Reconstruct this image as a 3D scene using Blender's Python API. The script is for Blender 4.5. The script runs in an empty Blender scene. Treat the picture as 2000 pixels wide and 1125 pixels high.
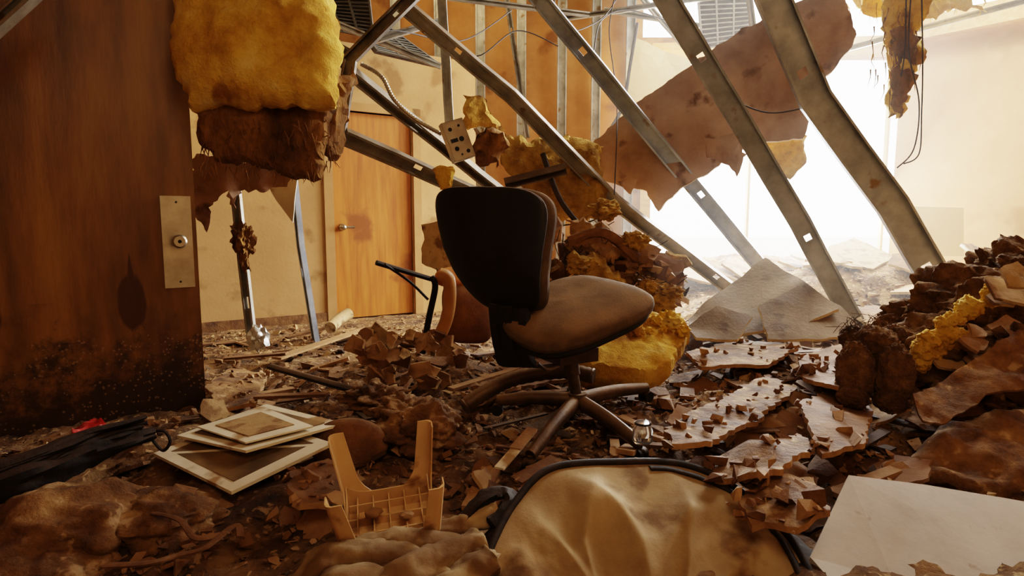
import bpy, math, random, bmesh
from mathutils import Vector as V, Matrix, noise
from mathutils.geometry import delaunay_2d_cdt
random.seed(7)
R=random
F=1200.0; TILT=math.atan(132.5/F); CH=1.0
def ray(px,py):
    a=(px-1000)/F; b=(562.5-py)/F
    return V((a, math.cos(TILT)+b*math.sin(TILT), -math.sin(TILT)+b*math.cos(TILT)))
def P(px,py,Y):
    d=ray(px,py); return V((0,0,CH))+d*(Y/d.y)
def G(px,py,z=0.0):
    d=ray(px,py); return V((0,0,CH))+d*((z-CH)/d.z)
def hexc(h):
    h=h.lstrip('#'); c=[int(h[i:i+2],16)/255 for i in (0,2,4)]
    return tuple([(x/12.92 if x<=.04045 else ((x+.055)/1.055)**2.4) for x in c]+[1.0])
# ---------------------------------------------------------------- materials
def mat(name,cols,scale=4,rough=.85,bump=.4,bscale=35,metal=0.0,dust=0.0,dustcol='#8a5c30',stretch=None,dlo=.1,dhi=.8,bdist=.01,spots=None,spotscale=12,spotlo=.55,spec=.3,trans=0):
    m=bpy.data.materials.new(name); m.use_nodes=True; nt=m.node_tree; N=nt.nodes; L=nt.links
    b=N['Principled BSDF']; b.inputs['Roughness'].default_value=rough; b.inputs['Metallic'].default_value=metal
    b.inputs['Specular IOR Level'].default_value=spec
    if trans: b.inputs['Transmission Weight'].default_value=trans
    tc=N.new('ShaderNodeTexCoord'); mp=N.new('ShaderNodeMapping'); L.new(tc.outputs['Object'],mp.inputs[0])
    if stretch: mp.inputs['Scale'].default_value=stretch
    n=N.new('ShaderNodeTexNoise'); n.inputs['Scale'].default_value=scale; n.inputs['Detail'].default_value=8; n.inputs['Roughness'].default_value=.62
    L.new(mp.outputs[0],n.inputs['Vector'])
    r=N.new('ShaderNodeValToRGB'); L.new(n.outputs['Fac'],r.inputs[0])
    k=len(cols); els=r.color_ramp.elements
    while len(els)<k: els.new(.5)
    for i,c in enumerate(cols):
        els[i].position=.3+.4*i/max(1,k-1); els[i].color=hexc(c)
    col=r.outputs[0]
    if spots:
        n3=N.new('ShaderNodeTexNoise'); n3.inputs['Scale'].default_value=spotscale; n3.inputs['Detail'].default_value=6; L.new(tc.outputs['Object'],n3.inputs['Vector'])
        mr=N.new('ShaderNodeMapRange'); mr.inputs['From Min'].default_value=spotlo; mr.inputs['From Max'].default_value=spotlo+.08; L.new(n3.outputs['Fac'],mr.inputs['Value'])
        mx=N.new('ShaderNodeMix'); mx.data_type='RGBA'; L.new(mr.outputs[0],mx.inputs['Factor']); L.new(col,mx.inputs['A']); mx.inputs['B'].default_value=hexc(spots); col=mx.outputs['Result']
    if dust>0:
        g=N.new('ShaderNodeNewGeometry'); sx=N.new('ShaderNodeSeparateXYZ'); L.new(g.outputs['Normal'],sx.inputs[0])
        mr=N.new('ShaderNodeMapRange'); mr.inputs['From Min'].default_value=dlo; mr.inputs['From Max'].default_value=dhi; L.new(sx.outputs['Z'],mr.inputs['Value'])
        n2=N.new('ShaderNodeTexNoise'); n2.inputs['Scale'].default_value=9; n2.inputs['Detail'].default_value=8; L.new(tc.outputs['Object'],n2.inputs['Vector'])
        mr2=N.new('ShaderNodeMapRange'); mr2.inputs['From Min'].default_value=.3; mr2.inputs['From Max'].default_value=.6; mr2.inputs['To Min'].default_value=.35; L.new(n2.outputs['Fac'],mr2.inputs['Value'])
        mu=N.new('ShaderNodeMath'); mu.operation='MULTIPLY'; L.new(mr.outputs[0],mu.inputs[0]); L.new(mr2.outputs[0],mu.inputs[1])
        mu2=N.new('ShaderNodeMath'); mu2.operation='MULTIPLY'; L.new(mu.outputs[0],mu2.inputs[0]); mu2.inputs[1].default_value=dust
        mx=N.new('ShaderNodeMix'); mx.data_type='RGBA'; L.new(mu2.outputs[0],mx.inputs['Factor']); L.new(col,mx.inputs['A']); mx.inputs['B'].default_value=hexc(dustcol); col=mx.outputs['Result']
    L.new(col,b.inputs['Base Color'])
    if bump>0:
        nb=N.new('ShaderNodeTexNoise'); nb.inputs['Scale'].default_value=bscale; nb.inputs['Detail'].default_value=9; nb.inputs['Roughness'].default_value=.65
        L.new(mp.outputs[0],nb.inputs['Vector'])
        bp=N.new('ShaderNodeBump'); bp.inputs['Strength'].default_value=bump; bp.inputs['Distance'].default_value=bdist
        L.new(nb.outputs['Fac'],bp.inputs['Height']); L.new(bp.outputs[0],b.inputs['Normal'])
    return m
DU='#8a6740'
m_dirt=mat('dirt_debris',['#301f12','#5e4024','#836038','#a6804f'],scale=5,bump=1,bscale=30,bdist=.035,rough=.95,spots='#ae8c60',spotscale=28,spotlo=.58)
m_cream=mat('cream_wall_paint',['#997346','#a98252','#b58e5e'],scale=1.2,bump=.15,spots='#8a663c',spotscale=3,spotlo=.58)
m_creamR=mat('cream_wall_paint_right',['#9c7042','#ab7f4e','#b68b5a'],scale=1.0,bump=.15,spots='#91693c',spotscale=1.5,spotlo=.58)  # right wall's own cream, slightly more peach than the hall
m_pale=mat('pale_plaster',['#c8a46a','#d4b47c'],scale=1.0,bump=.15)
m_door2=mat('orange_wood_door',['#8f5320','#a66628','#b67632'],scale=3,stretch=(6,6,.5),bump=.1,rough=.5,spots='#80481c',spotscale=2.2,spotlo=.6)
m_panel=mat('orange_sheathing',['#84582c','#99693a','#a97a48'],scale=1.6,bump=.25,bscale=20,spots='#724824',spotscale=2,spotlo=.6)
m_metal=mat('galvanised_steel',['#77746c','#97948a','#b3b0a6'],scale=6,metal=.6,rough=.45,bump=.12,dust=.6,dustcol=DU,dlo=.0,dhi=.7,spots='#7a6040',spotscale=9,spotlo=.62)
m_metal_b=mat('galvanised_steel_bluish',['#7d858f','#9aa3ae','#b5bec8'],scale=5,metal=.5,rough=.42,bump=.12,dust=.3,dustcol=DU,dlo=.0,dhi=.7,spots='#85735a',spotscale=7,spotlo=.64)
m_metal_d=mat('rusty_dark_steel',['#3a3228','#5c5042','#766a58'],scale=7,metal=.5,rough=.5,bump=.2,dust=.8,dustcol='#6d4c28')
m_dry=mat('drywall_paper_brown',['#74543c','#8d6c50','#a28266'],scale=3,bump=.5,spots='#60432c',spotscale=5,spotlo=.6)
m_gyp=mat('gypsum_core',['#a08a6a','#bfa985','#d2c0a0'],scale=10,bump=.6)
m_slab=mat('drywall_slab_grey',['#55442f','#6c5840','#7f6b50'],scale=5,bump=.6,dust=.4,dustcol='#6e5436',spots='#483420',spotscale=6,spotlo=.6)
m_yel=mat('fibreglass_yellow',['#a87a28','#cf9f38','#e4ba4e','#edd07c'],scale=5,bump=.9,bscale=60,bdist=.02,rough=1,spots='#a0702c',spotscale=4,spotlo=.6)
m_yelD=mat('fibreglass_dirty',['#7d5826','#ae863a','#cca24e'],scale=7,bump=1,bscale=50,bdist=.03,rough=1)
m_brn=mat('kraft_fibre_brown',['#4d3116','#7e5626','#a87a3c'],scale=8,bump=1,bscale=45,bdist=.03,rough=1,stretch=(1,1,.35))
m_heap=mat('brown_fibre_heap',['#4a3119','#7c5830','#a67e4a'],scale=9,bump=1,bscale=60,bdist=.04,rough=1)
m_tan=mat('debris_tan',['#7b5a36','#98734a','#b08c60'],scale=9,bump=.6,dust=.5,dustcol=DU)
m_brs=mat('debris_brown',['#4a301b','#6b4928','#87623a'],scale=9,bump=.8,dust=.4,dustcol='#7e5a34')
m_mud=mat('mud_caked_board',['#432c17','#664626','#866238','#a17c4e'],scale=7,bump=1,bscale=26,bdist=.02,spots='#ae8e66',spotscale=14,spotlo=.6)
m_crm=mat('debris_cream',['#96794f','#b09264','#c3a97e'],scale=9,bump=.5,spots='#705230',spotscale=9,spotlo=.5,dust=.5,dustcol=DU)
m_drk=mat('debris_dark',['#22170d','#3c2917','#543d24'],scale=9,bump=.5,dust=.4,dustcol='#6e4e2c')
m_shell=mat('black_plastic_shell',['#0a0806','#130f0b','#1b150d'],scale=5,rough=.6,bump=.15,dust=.6,dustcol='#6b4a26',dlo=.25,spots='#2a1f13',spotscale=30,spotlo=.66)
m_fab=mat('dusty_seat_fabric',['#362718','#513e27','#675134'],scale=6,rough=.95,bump=.6,bscale=120,bdist=.004,dust=.7,dustcol='#80623c',dlo=.3)
m_blkmet=mat('dark_base_metal',['#2e2114','#463320','#5d462a'],scale=8,rough=.45,metal=.2,bump=.3,dust=.8,dustcol='#7c5e3a')
m_beige=mat('beige_plastic',['#bc9866','#cea978','#dbb888'],scale=3,rough=.38,bump=.06,spots='#8e683c',spotscale=7,spotlo=.58,spec=.5)
m_canvas=mat('dusty_canvas',['#7c6446','#98805c','#ab9472'],scale=3,rough=.9,bump=.35,bscale=90,bdist=.005,spots='#6a5032',spotscale=4,spotlo=.56)
m_pipe=mat('black_piping',['#0f0b09','#241a13','#3a2a1c'],scale=20,rough=.7,bump=.3)
m_white=mat('white_laminate',['#a29a90','#b6b0a8','#c2bdb5'],scale=2,rough=.4,bump=.1,spots='#86735c',spotscale=11,spotlo=.64)
m_mat=mat('white_mat_board',['#c2b294','#d9cdb2','#e8dfca'],scale=3,rough=.7,bump=.1,spots='#9b7a50',spotscale=5,spotlo=.56)
m_print=mat('stained_print',['#4a3820','#6f5636','#8d7048'],scale=5,rough=.5,bump=.1)
m_red=mat('red_wrapper',['#7e0f0c','#a0241c','#b8403a','#d0b0a0'],scale=14,rough=.35,bump=.3)
m_black=mat('black_cloth',['#080605','#120d0a','#201811'],scale=12,rough=.75,bump=.6,dust=.4,dustcol='#4a3018')
m_wood=mat('timber_beam',['#9c6c38','#b48448','#c6965c'],scale=3,stretch=(1,6,6),bump=.3)
m_orange=mat('orange_upholstery',['#94511a','#b26a26','#c47e36'],scale=6,bump=.4,dust=.4)
m_rust=mat('rust_panel',['#5c3a1e','#7a5028','#8f6434'],scale=5,bump=.4)
m_tanpl=mat('tan_arm',['#a5743a','#c08d50','#cf9f60'],scale=4,rough=.5,bump=.1)
m_grille=mat('grille_grey',['#4c4a44','#6a675e'],scale=5,rough=.6,metal=.3,bump=.1)
m_brass=mat('satin_steel',['#8f8676','#b3aa98'],scale=9,metal=.9,rough=.35,bump=.05)
m_glass=mat('clear_glass',['#ffffff','#ffffff'],rough=.05,bump=0,trans=.95,spec=.5)
m_silver=mat('crumpled_foil',['#a7a5a0','#d8d6d0'],scale=20,metal=.8,rough=.3,bump=.8)
m_trim=mat('trim_paint',['#997042','#ab8252'],scale=4,bump=.1)
m_cable=mat('cable_sheath',['#1a120c','#3a2a1c'],scale=9,rough=.6,bump=.1)
m_conc=mat('outside_ground',['#c5bcae','#e8e0d2'],scale=3,bump=.2)
def door_mat():
    m=mat('stained_wood_door',['#452a12','#634018','#7c5420','#8b602a'],scale=2.2,stretch=(2,2,.35),bump=.12,rough=.42)
    nt=m.node_tree;N=nt.nodes;L=nt.links;b=N['Principled BSDF']
    src=b.inputs['Base Color'].links[0].from_socket
    tc=N.new('ShaderNodeTexCoord'); s=N.new('ShaderNodeSeparateXYZ'); L.new(tc.outputs['Object'],s.inputs[0])
    def mth(op,a,bb=None,c=None):
        n=N.new('ShaderNodeMath'); n.operation=op
        for i,x in enumerate((a,bb,c)):
            if x is None: continue
            if isinstance(x,(int,float)): n.inputs[i].default_value=x
            else: L.new(x,n.inputs[i])
        return n.outputs[0]
    wob=N.new('ShaderNodeTexNoise'); wob.inputs['Scale'].default_value=9; wob.inputs['Detail'].default_value=4; L.new(tc.outputs['Object'],wob.inputs['Vector'])
    fac=None
    for x0,z0 in ((-.30,.60),(-.86,.58)):
        dx=mth('ABSOLUTE',mth('SUBTRACT',s.outputs['X'],x0)); zz=mth('SUBTRACT',s.outputs['Z'],z0)
        ell=mth('SUBTRACT',1.0,mth('SQRT',mth('ADD',mth('POWER',mth('DIVIDE',dx,.065),2.0),mth('POWER',mth('DIVIDE',mth('ABSOLUTE',zz),.15),2.0))))
        tipw=mth('MULTIPLY',mth('SUBTRACT',.26,zz),.13)
        tip=mth('MULTIPLY',mth('SUBTRACT',tipw,dx),mth('GREATER_THAN',zz,.02)); tip=mth('MULTIPLY',tip,25)
        d=mth('MAXIMUM',ell,tip)
        d=mth('ADD',d,mth('MULTIPLY',mth('SUBTRACT',wob.outputs['Fac'],.5),.35))
        mr=N.new('ShaderNodeMapRange'); L.new(d,mr.inputs['Value']); mr.inputs['From Min'].default_value=0; mr.inputs['From Max'].default_value=.15; mr.inputs['To Max'].default_value=.85
        fac=mr.outputs[0] if fac is None else mth('MAXIMUM',fac,mr.outputs[0])
    mx=N.new('ShaderNodeMix'); mx.data_type='RGBA'; L.new(fac,mx.inputs['Factor']); L.new(src,mx.inputs['A']); mx.inputs['B'].default_value=hexc('#3a1a09')
    n=N.new('ShaderNodeTexNoise'); n.inputs['Scale'].default_value=6; n.inputs['Detail'].default_value=12; n.inputs['Roughness'].default_value=.75; L.new(tc.outputs['Object'],n.inputs['Vector'])
    v=mth('ADD',n.outputs['Fac'],mth('MULTIPLY',mth('SUBTRACT',.45,s.outputs['Z']),.6))
    mr=N.new('ShaderNodeMapRange'); L.new(v,mr.inputs['Value']); mr.inputs['From Min'].default_value=.52; mr.inputs['From Max'].default_value=.66; mr.inputs['To Max'].default_value=.85
    mx2=N.new('ShaderNodeMix'); mx2.data_type='RGBA'; L.new(mr.outputs[0],mx2.inputs['Factor']); L.new(mx.outputs['Result'],mx2.inputs['A']); mx2.inputs['B'].default_value=hexc('#1e120a')
    vo=N.new('ShaderNodeTexVoronoi'); vo.inputs['Scale'].default_value=45; L.new(tc.outputs['Object'],vo.inputs['Vector'])
    sp=mth('MULTIPLY',mth('LESS_THAN',vo.outputs['Distance'],.24),mth('LESS_THAN',s.outputs['Z'],.44))
    sp=mth('MULTIPLY',sp,mth('GREATER_THAN',n.outputs['Fac'],.48))
    mx3=N.new('ShaderNodeMix'); mx3.data_type='RGBA'; L.new(mth('MULTIPLY',sp,.6),mx3.inputs['Factor']); L.new(mx2.outputs['Result'],mx3.inputs['A']); mx3.inputs['B'].default_value=hexc('#8a7050')
    L.new(mx3.outputs['Result'],b.inputs['Base Color']); return m
m_door1=door_mat()
# ---------------------------------------------------------------- builder
class B:
    def __init__(s): s.v=[];s.f=[];s.m=[]
    def add(s,vs,fs,mi=0):
        o=len(s.v); s.v+= [tuple(x) for x in vs]
        for f in fs: s.f.append(tuple(i+o for i in f)); s.m.append(mi)
    def obj(s,name,mats,smooth=True,angle=38,loc=None,rz=0):
        me=bpy.data.meshes.new(name); me.from_pydata(s.v,[],s.f); 
        for m in mats: me.materials.append(m)
        me.polygons.foreach_set('material_index',s.m)
        if smooth:
            me.polygons.foreach_set('use_smooth',[True]*len(s.f))
            try: me.set_sharp_from_angle(angle=math.radians(angle))
            except Exception: pass
        me.update()
        o=bpy.data.objects.new(name,me); bpy.context.collection.objects.link(o)
        if loc is not None: o.location=loc
        o.rotation_euler[2]=rz
        return o
    def hexa(s,c8,mi=0):
        s.add(c8,[(0,3,2,1),(4,5,6,7),(0,1,5,4),(1,2,6,5),(2,3,7,6),(3,0,4,7)],mi)
    def box(s,lo,hi,mi=0,M=None):
        x0,y0,z0=lo;x1,y1,z1=hi
        c=[V((x0,y0,z0)),V((x1,y0,z0)),V((x1,y1,z0)),V((x0,y1,z0)),V((x0,y0,z1)),V((x1,y0,z1)),V((x1,y1,z1)),V((x0,y1,z1))]
        if M: c=[M@p for p in c]
        s.hexa(c,mi)
    def bar(s,p1,p2,A,Bv,oa,ob,ha,hb,mi=0):
        c=[]
        for p in (p1,p2):
            for sa,sb in ((-1,-1),(1,-1),(1,1),(-1,1)):
                c.append(p+A*(oa+sa*ha)+Bv*(ob+sb*hb))
        s.hexa(c,mi)
    def tube(s,pts,r,n=8,mi=0,flat=1.0,caps=True,up=None,amp=0,sd=0):
        pts=[V(p) for p in pts]; k=len(pts)
        rs=r if isinstance(r,(list,tuple)) else [r]*k
        if len(rs)!=k: rs=[rs[0]+(rs[-1]-rs[0])*i/(k-1) for i in range(k)]
        vs=[];prev=up
        for i,p in enumerate(pts):
            t=(pts[min(i+1,k-1)]-pts[max(i-1,0)]).normalized()
            if prev is None: prev=V((0,0,1)) if abs(t.z)<.9 else V((1,0,0))
            a=(prev-t*prev.dot(t)).normalized(); bb=t.cross(a); prev=a
            for j in range(n):
                th=2*math.pi*j/n; q=1+(amp*noise.fractal(V((math.cos(th)*1.5+sd,i*.16,math.sin(th)*1.5)),1,2,3) if amp else 0)
                vs.append(p+(a*math.cos(th)*rs[i]*flat+bb*math.sin(th)*rs[i])*q)
        fs=[]
        for i in range(k-1):
            for j in range(n):
                fs.append((i*n+j,i*n+(j+1)%n,(i+1)*n+(j+1)%n,(i+1)*n+j))
        if caps: fs.append(tuple(range(n))[::-1]); fs.append(tuple((k-1)*n+j for j in range(n)))
        s.add(vs,fs,mi)
    def blob(s,c,r,amp=.15,fr=3,sub=3,mi=0,rz=0,seed=0,fuzz=0):
        bm=bmesh.new(); bmesh.ops.create_icosphere(bm,subdivisions=sub,radius=1)
        vs=[];Rm=Matrix.Rotation(rz,3,'Z'); c=V(c)
        for v in bm.verts:
            d=v.co.normalized()
            k=1+amp*noise.fractal(d*fr+V((seed,seed*2,0)),1,2,4)
            if fuzz: k+=fuzz*noise.noise(d*23+V((seed,0,0)))+fuzz*.7*noise.noise(d*47+V((seed,0,0)))
            q=Rm@V((d.x*r[0]*k,d.y*r[1]*k,d.z*r[2]*k)); vs.append(c+q)
        fs=[tuple(v.index for v in f.verts) for f in bm.faces]; bm.free(); s.add(vs,fs,mi)
    def chunk(s,c,r,mi=0,k=12,flat=.6,rz=0,tilt=.3):
        bm=bmesh.new(); Rm=Matrix.Rotation(rz,3,'Z')@Matrix.Rotation(R.gauss(0,tilt),3,'X')@Matrix.Rotation(R.gauss(0,tilt),3,'Y'); c=V(c)
        el=R.uniform(.5,1)
        for i in range(k):
            p=V((R.uniform(-1,1),R.uniform(-1,1)*el,R.choice([-1,1])*R.uniform(.6,1)*flat)); 
            if V((p.x,p.y)).length>1.05: p.x*=.7;p.y*=.7
            bm.verts.new(c+Rm@(p*r))
        bmesh.ops.convex_hull(bm,input=bm.verts)
        for v in [v for v in bm.verts if not v.link_faces]: bm.verts.remove(v)
        bm.verts.index_update(); bm.verts.ensure_lookup_table()
        s.add([v.co.copy() for v in bm.verts],[tuple(v.index for v in f.verts) for f in bm.faces],mi); bm.free()
    def slab(s,pts,th=.012,res=.05,jag=.01,amp=.0,fr=6,puff=0,mi=(0,0,0),jf=9,fib=0,ff=22):
        pts=[V(p) for p in pts]; n=len(pts); c=sum(pts,V())/n
        N=V()
        for i in range(n):
            a=pts[i]-c;b=pts[(i+1)%n]-c; N+=a.cross(b)
        N.normalize()
        if N.y>0: N=-N; 
        u=(pts[1]-pts[0]); u=(u-N*u.dot(N)).normalized(); w=N.cross(u)
        q=[((p-c).dot(u),(p-c).dot(w),(p-c).dot(N)) for p in pts]
        area=sum(q[i][0]*q[(i+1)%n][1]-q[(i+1)%n][0]*q[i][1] for i in range(n))
        if area<0: q=q[::-1]
        bd=[]
        for i in range(n):
            a=q[i];b=q[(i+1)%n]; L=math.hypot(b[0]-a[0],b[1]-a[1]); m=max(1,int(L/res))
            nx,ny=((b[1]-a[1])/(L+1e-9),-(b[0]-a[0])/(L+1e-9))
            for j in range(m):
                t=j/m; x=a[0]+(b[0]-a[0])*t; y=a[1]+(b[1]-a[1])*t
                o=jag*noise.fractal(V((x*jf+c.x*3,y*jf+c.z*5,c.y)),1,2,4)*1.6
                o+=jag*.5*(R.random()-.5)
                bd.append((x+nx*o,y+ny*o))
        nb=len(bd)
        def inside(x,y):
            r=False;j=nb-1
            for i in range(nb):
                xi,yi=bd[i];xj,yj=bd[j]
                if (yi>y)!=(yj>y) and x<(xj-xi)*(y-yi)/(yj-yi)+xi: r=not r
                j=i
            return r
        def dist(x,y):
            dm=1e9
            for i in range(nb):
                xi,yi=bd[i];xj,yj=bd[(i+1)%nb]; dx=xj-xi;dy=yj-yi;l=dx*dx+dy*dy+1e-12
                t=max(0,min(1,((x-xi)*dx+(y-yi)*dy)/l)); d=math.hypot(x-xi-t*dx,y-yi-t*dy); dm=min(dm,d)
            return dm
        X=[p[0] for p in bd];Y=[p[1] for p in bd]
        ip=[]; y=min(Y)
        while y<max(Y):
            x=min(X)
            while x<max(X):
                xx=x+(R.random()-.5)*res*.5;yy=y+(R.random()-.5)*res*.5
                if inside(xx,yy) and dist(xx,yy)>res*.45: ip.append((xx,yy))
                x+=res
            y+=res
        allp=[V(p) for p in bd+ip]
        try:
            out=delaunay_2d_cdt(allp,[],[list(range(nb))],1,1e-6)
        except Exception as e:
            print('cdt fail',e); return
        vo,eo,fo=out[0],out[1],out[2]
        def zc(x,y):
            sw=0;sz=0
            for a in q:
                w_=1/((x-a[0])**2+(y-a[1])**2+1e-4); sw+=w_;sz+=w_*a[2]
            return sz/sw
        from collections import Counter
        ec=Counter()
        for f in fo:
            for i in range(len(f)):
                e=(f[i],f[(i+1)%len(f)]); ec[(min(e),max(e))]+=1
        front=[];back=[]
        for v in vo:
            x,y=v.x,v.y; base=c+u*x+w*y; z=zc(x,y)
            z+=amp*noise.fractal(base*fr,1,2,4)
            h=th/2
            if puff>0:
                d=min(1,dist(x,y)/puff); h=th/2*math.sqrt(max(0,1-(1-d)**2))+.001
            fb=fib*noise.fractal(base*ff,1,2,5) if fib else 0
            fb2=fib*noise.fractal(base*ff+V((9,9,9)),1,2,5) if fib else 0
            lat=(u*noise.noise(base*30)+w*noise.noise(base*30+V((5,5,5))))*fib*.8 if fib else V()
            front.append(base+N*(z+h+fb)+lat); back.append(base+N*(z-h+fb2)+lat)
        k=len(front)
        s.add(front+back,[],0); o=len(s.v)-2*k
        for f in fo:
            s.f.append(tuple(o+i for i in f)); s.m.append(mi[0])
            s.f.append(tuple(o+k+i for i in f)[::-1]); s.m.append(mi[1])
            for i in range(len(f)):
                a,b2=f[i],f[(i+1)%len(f)]
                if ec[(min(a,b2),max(a,b2))]==1:
                    s.f.append((o+a,o+k+a,o+k+b2,o+b2)); s.m.append(mi[2])
    def pad(s,c4,th,ex=3.2,bulge=0,mi=0,mib=None,seg=48,rings=9,Nn=None,curve=0,amp=0):
        c00,c10,c11,c01=[V(x) for x in c4]
        N=(c10-c00).cross(c01-c00).normalized() if Nn is None else V(Nn).normalized()
        if mib is None: mib=mi
        def bl(u,v):
            a=(u+1)/2;b=(v+1)/2
            return c00*(1-a)*(1-b)+c10*a*(1-b)+c11*a*b+c01*(1-a)*b
        prof=[]
        for i in range(rings): 
            ph=math.pi/2*i/(rings-1); prof.append((math.sin(ph)**.55,math.cos(ph)**.7 if i<rings-1 else 0))
        top=[];bot=[]
        for (rho,h) in prof:
            for j in range(seg):
                t=2*math.pi*j/seg; cu=math.cos(t);cv=math.sin(t)
                u=math.copysign(abs(cu)**(2/ex),cu)*rho; v=math.copysign(abs(cv)**(2/ex),cv)*rho
                p=bl(u,v); off=N*(bulge*(1-rho*rho)+curve*(u*u))
                nn=amp*noise.fractal(p*9,1,2,3)
                top.append(p+off+N*(th/2*h+nn)); bot.append(p+off-N*(th/2*h-nn))
        fs=[]
        for i in range(rings-1):
            for j in range(seg):
                fs.append((i*seg+j,(i+1)*seg+j,(i+1)*seg+(j+1)%seg,i*seg+(j+1)%seg))
        s.add(top,fs+[tuple(range(seg))],mi); s.add(bot,[f[::-1] for f in fs]+[tuple(range(seg))[::-1]],mib)
def smooth(pts,k=8):
    pts=[V(p) for p in pts]; out=[]
    for i in range(len(pts)-1):
        p0=pts[max(i-1,0)];p1=pts[i];p2=pts[i+1];p3=pts[min(i+2,len(pts)-1)]
        for j in range(k):
            t=j/k; out.append(.5*((2*p1)+(p2-p0)*t+(2*p0-5*p1+4*p2-p3)*t*t+(3*p1-p0-3*p2+p3)*t**3))
    out.append(pts[-1]); return out
def PX(l): return [P(*p) for p in l]
def stud(path,w=.092,d=.04,roll=0,name='metal_stud',m=None,holes=True,t=.0016,dent=.004):
    b=B(); pts=[V(p) for p in path]
    fine=[]
    for i in range(len(pts)-1):
        L=(pts[i+1]-pts[i]).length;k=max(1,int(L/.3))
        for j in range(k): fine.append(pts[i].lerp(pts[i+1],j/k)+V((R.uniform(-1,1),R.uniform(-1,1),R.uniform(-1,1)))*dent*(j>0))
    fine.append(pts[-1])
    for i in range(len(fine)-1):
        p1,p2=fine[i],fine[i+1]; ax=(pts[-1]-pts[0]).normalized()
        A=ax.cross(V((0,1,0))).normalized(); C=A.cross(ax).normalized()
        if C.y>0: C=-C
        if roll: 
            q=Matrix.Rotation(roll,3,ax); A=q@A; C=q@C
        if holes and i%4==1:
            m1=p1.lerp(p2,.42);m2=p1.lerp(p2,.58)
            b.bar(p1,m1,A,C,0,0,w/2,t);b.bar(m2,p2,A,C,0,0,w/2,t)
            for sgn in (-1,1): b.bar(m1,m2,A,C,sgn*w*.33,0,w*.17,t)
        else: b.bar(p1,p2,A,C,0,0,w/2,t)
        for sgn in (-1,1):
            b.bar(p1,p2,A,C,sgn*w/2,d/2,t,d/2+t)
            b.bar(p1,p2,A,C,sgn*(w/2-.006),d,.006,t)
    return b.obj(name,[m or m_metal],smooth=False)
# ---------------------------------------------------------------- terrain
MOUNDS=[(2.95,3.35,.5,.5,.66),(2.1,2.7,.6,.4,.16),(2.0,3.6,.5,.45,.16),(2.1,4.8,.7,.5,.34),(3.4,6.1,1.2,.7,.5),(3.0,7.6,2.2,.9,.55),(.7,4.6,.5,.4,.38),(-.55,3.9,.4,.35,.12),(.3,2.9,.6,.4,.05),(1.35,3.0,.5,.35,.12),(2.6,2.3,.5,.3,.22),(-1.3,2.6,.6,.4,.05),(4.6,5.3,.8,.7,.55)]
def H(x,y):
    h=0
    for cx,cy,sx,sy,a in MOUNDS: h+=a*math.exp(-((x-cx)/sx)**2-((y-cy)/sy)**2)
    p=V((x,y,0)); k=.45 if (x<-.6 and y>4) else 1.0
    k*=1-.75*math.exp(-((x+.36)/.25)**2-((y-1.9)/.25)**2)
    h+=k*(.04*noise.fractal(p*1.6,1,2,3)+.03*noise.fractal(p*5+V((3,1,0)),1,2,5)+.014*noise.noise(p*23))
    ce=noise.voronoi(p*7)[0]; h+=k*.022*min(1,(ce[1]-ce[0])*3)
    return h
b=B(); x0,x1,y0,y1=-4.1,7.1,.6,8.6; st=.03
nx=int((x1-x0)/st);ny=int((y1-y0)/st)
vs=[(x0+i*st,y0+j*st,H(x0+i*st,y0+j*st)) for j in range(ny) for i in range(nx)]
fs=[(j*nx+i,j*nx+i+1,(j+1)*nx+i+1,(j+1)*nx+i) for j in range(ny-1) for i in range(nx-1)]
b.add(vs,fs); b.obj('floor',[m_dirt],angle=70)
b=B(); b.box((-4.2,-2,-.1),(7.2,.62,-.01)); b.obj('floor_near',[m_dirt],smooth=False)
# ---------------------------------------------------------------- room
def wall(b,p,q,z0,z1,th=.1,mi=0):
    p=V((p[0],p[1],0));q=V((q[0],q[1],0)); d=(q-p).normalized(); n=V((-d.y,d.x,0))*th
    c=[p,q,q+n,p+n]; b.hexa([x+V((0,0,z0)) for x in c]+[x+V((0,0,z1)) for x in c],mi)
A0=V((-2.7,5.4,0)); D0=V((.836,.548,0)).normalized()
def hs(s,o=0): p=A0+D0*s+V((.548,-.836,0)).normalized()*o; return (p.x,p.y)
def okxy(x,y,r=.0):
    s=(x+2.7)*.836+(y-5.4)*.548; o=(x+2.7)*.548-(y-5.4)*.836
    if s<2.9 and o<.08+r: return False
    if x<-1.45 and y<3.15 and x+1.5 < (y-3.1)*1.45: return False
    if y>7.4: return False
    if x>4.6 and (x-4.75)/(7.2-4.75)*(4.6-7.75)+7.75 < y+.15: return False
    return True
b=B(); wall(b,hs(-1.6),hs(1.155),-.1,2.7); wall(b,hs(1.155),hs(1.988),2.06,2.7); wall(b,hs(1.988),hs(2.75),-.1,2.7)
b.obj('wall_hall',[m_cream],smooth=False)
b=B(); wall(b,hs(1.06,.02),hs(1.15,.02),-.05,2.14,.12); wall(b,hs(1.993,.02),hs(2.08,.02),-.05,2.14,.12); wall(b,hs(1.06,.02),hs(2.08,.02),2.06,2.14,.12)
b.obj('trim_1',[m_trim],smooth=False)
b=B(); wall(b,hs(1.165,-.03),hs(1.98,-.03),.02,2.05,.04)
k=V((*hs(1.235,.03),.93)); b.blob(k,(.03,.03,.03),0,1,2,1); b.tube([k,V((*hs(1.34,.05),.93))],.011,8,1); b.blob(V((*hs(1.235,-.02),.93)),(.035,.035,.035),0,1,2,1)
b.obj('door_2',[m_door2,m_brass])
b=B(); wall(b,hs(-1.6,.015),hs(1.05,.015),0,.1,.02); b.obj('baseboard_hall',[m_brs],smooth=False)
b=B(); wall(b,(-4,7.9),(1.62,7.9),-.1,4.2,.1); wall(b,(1.62,7.9),(4.75,7.9),3.0,3.25,.1)
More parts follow.
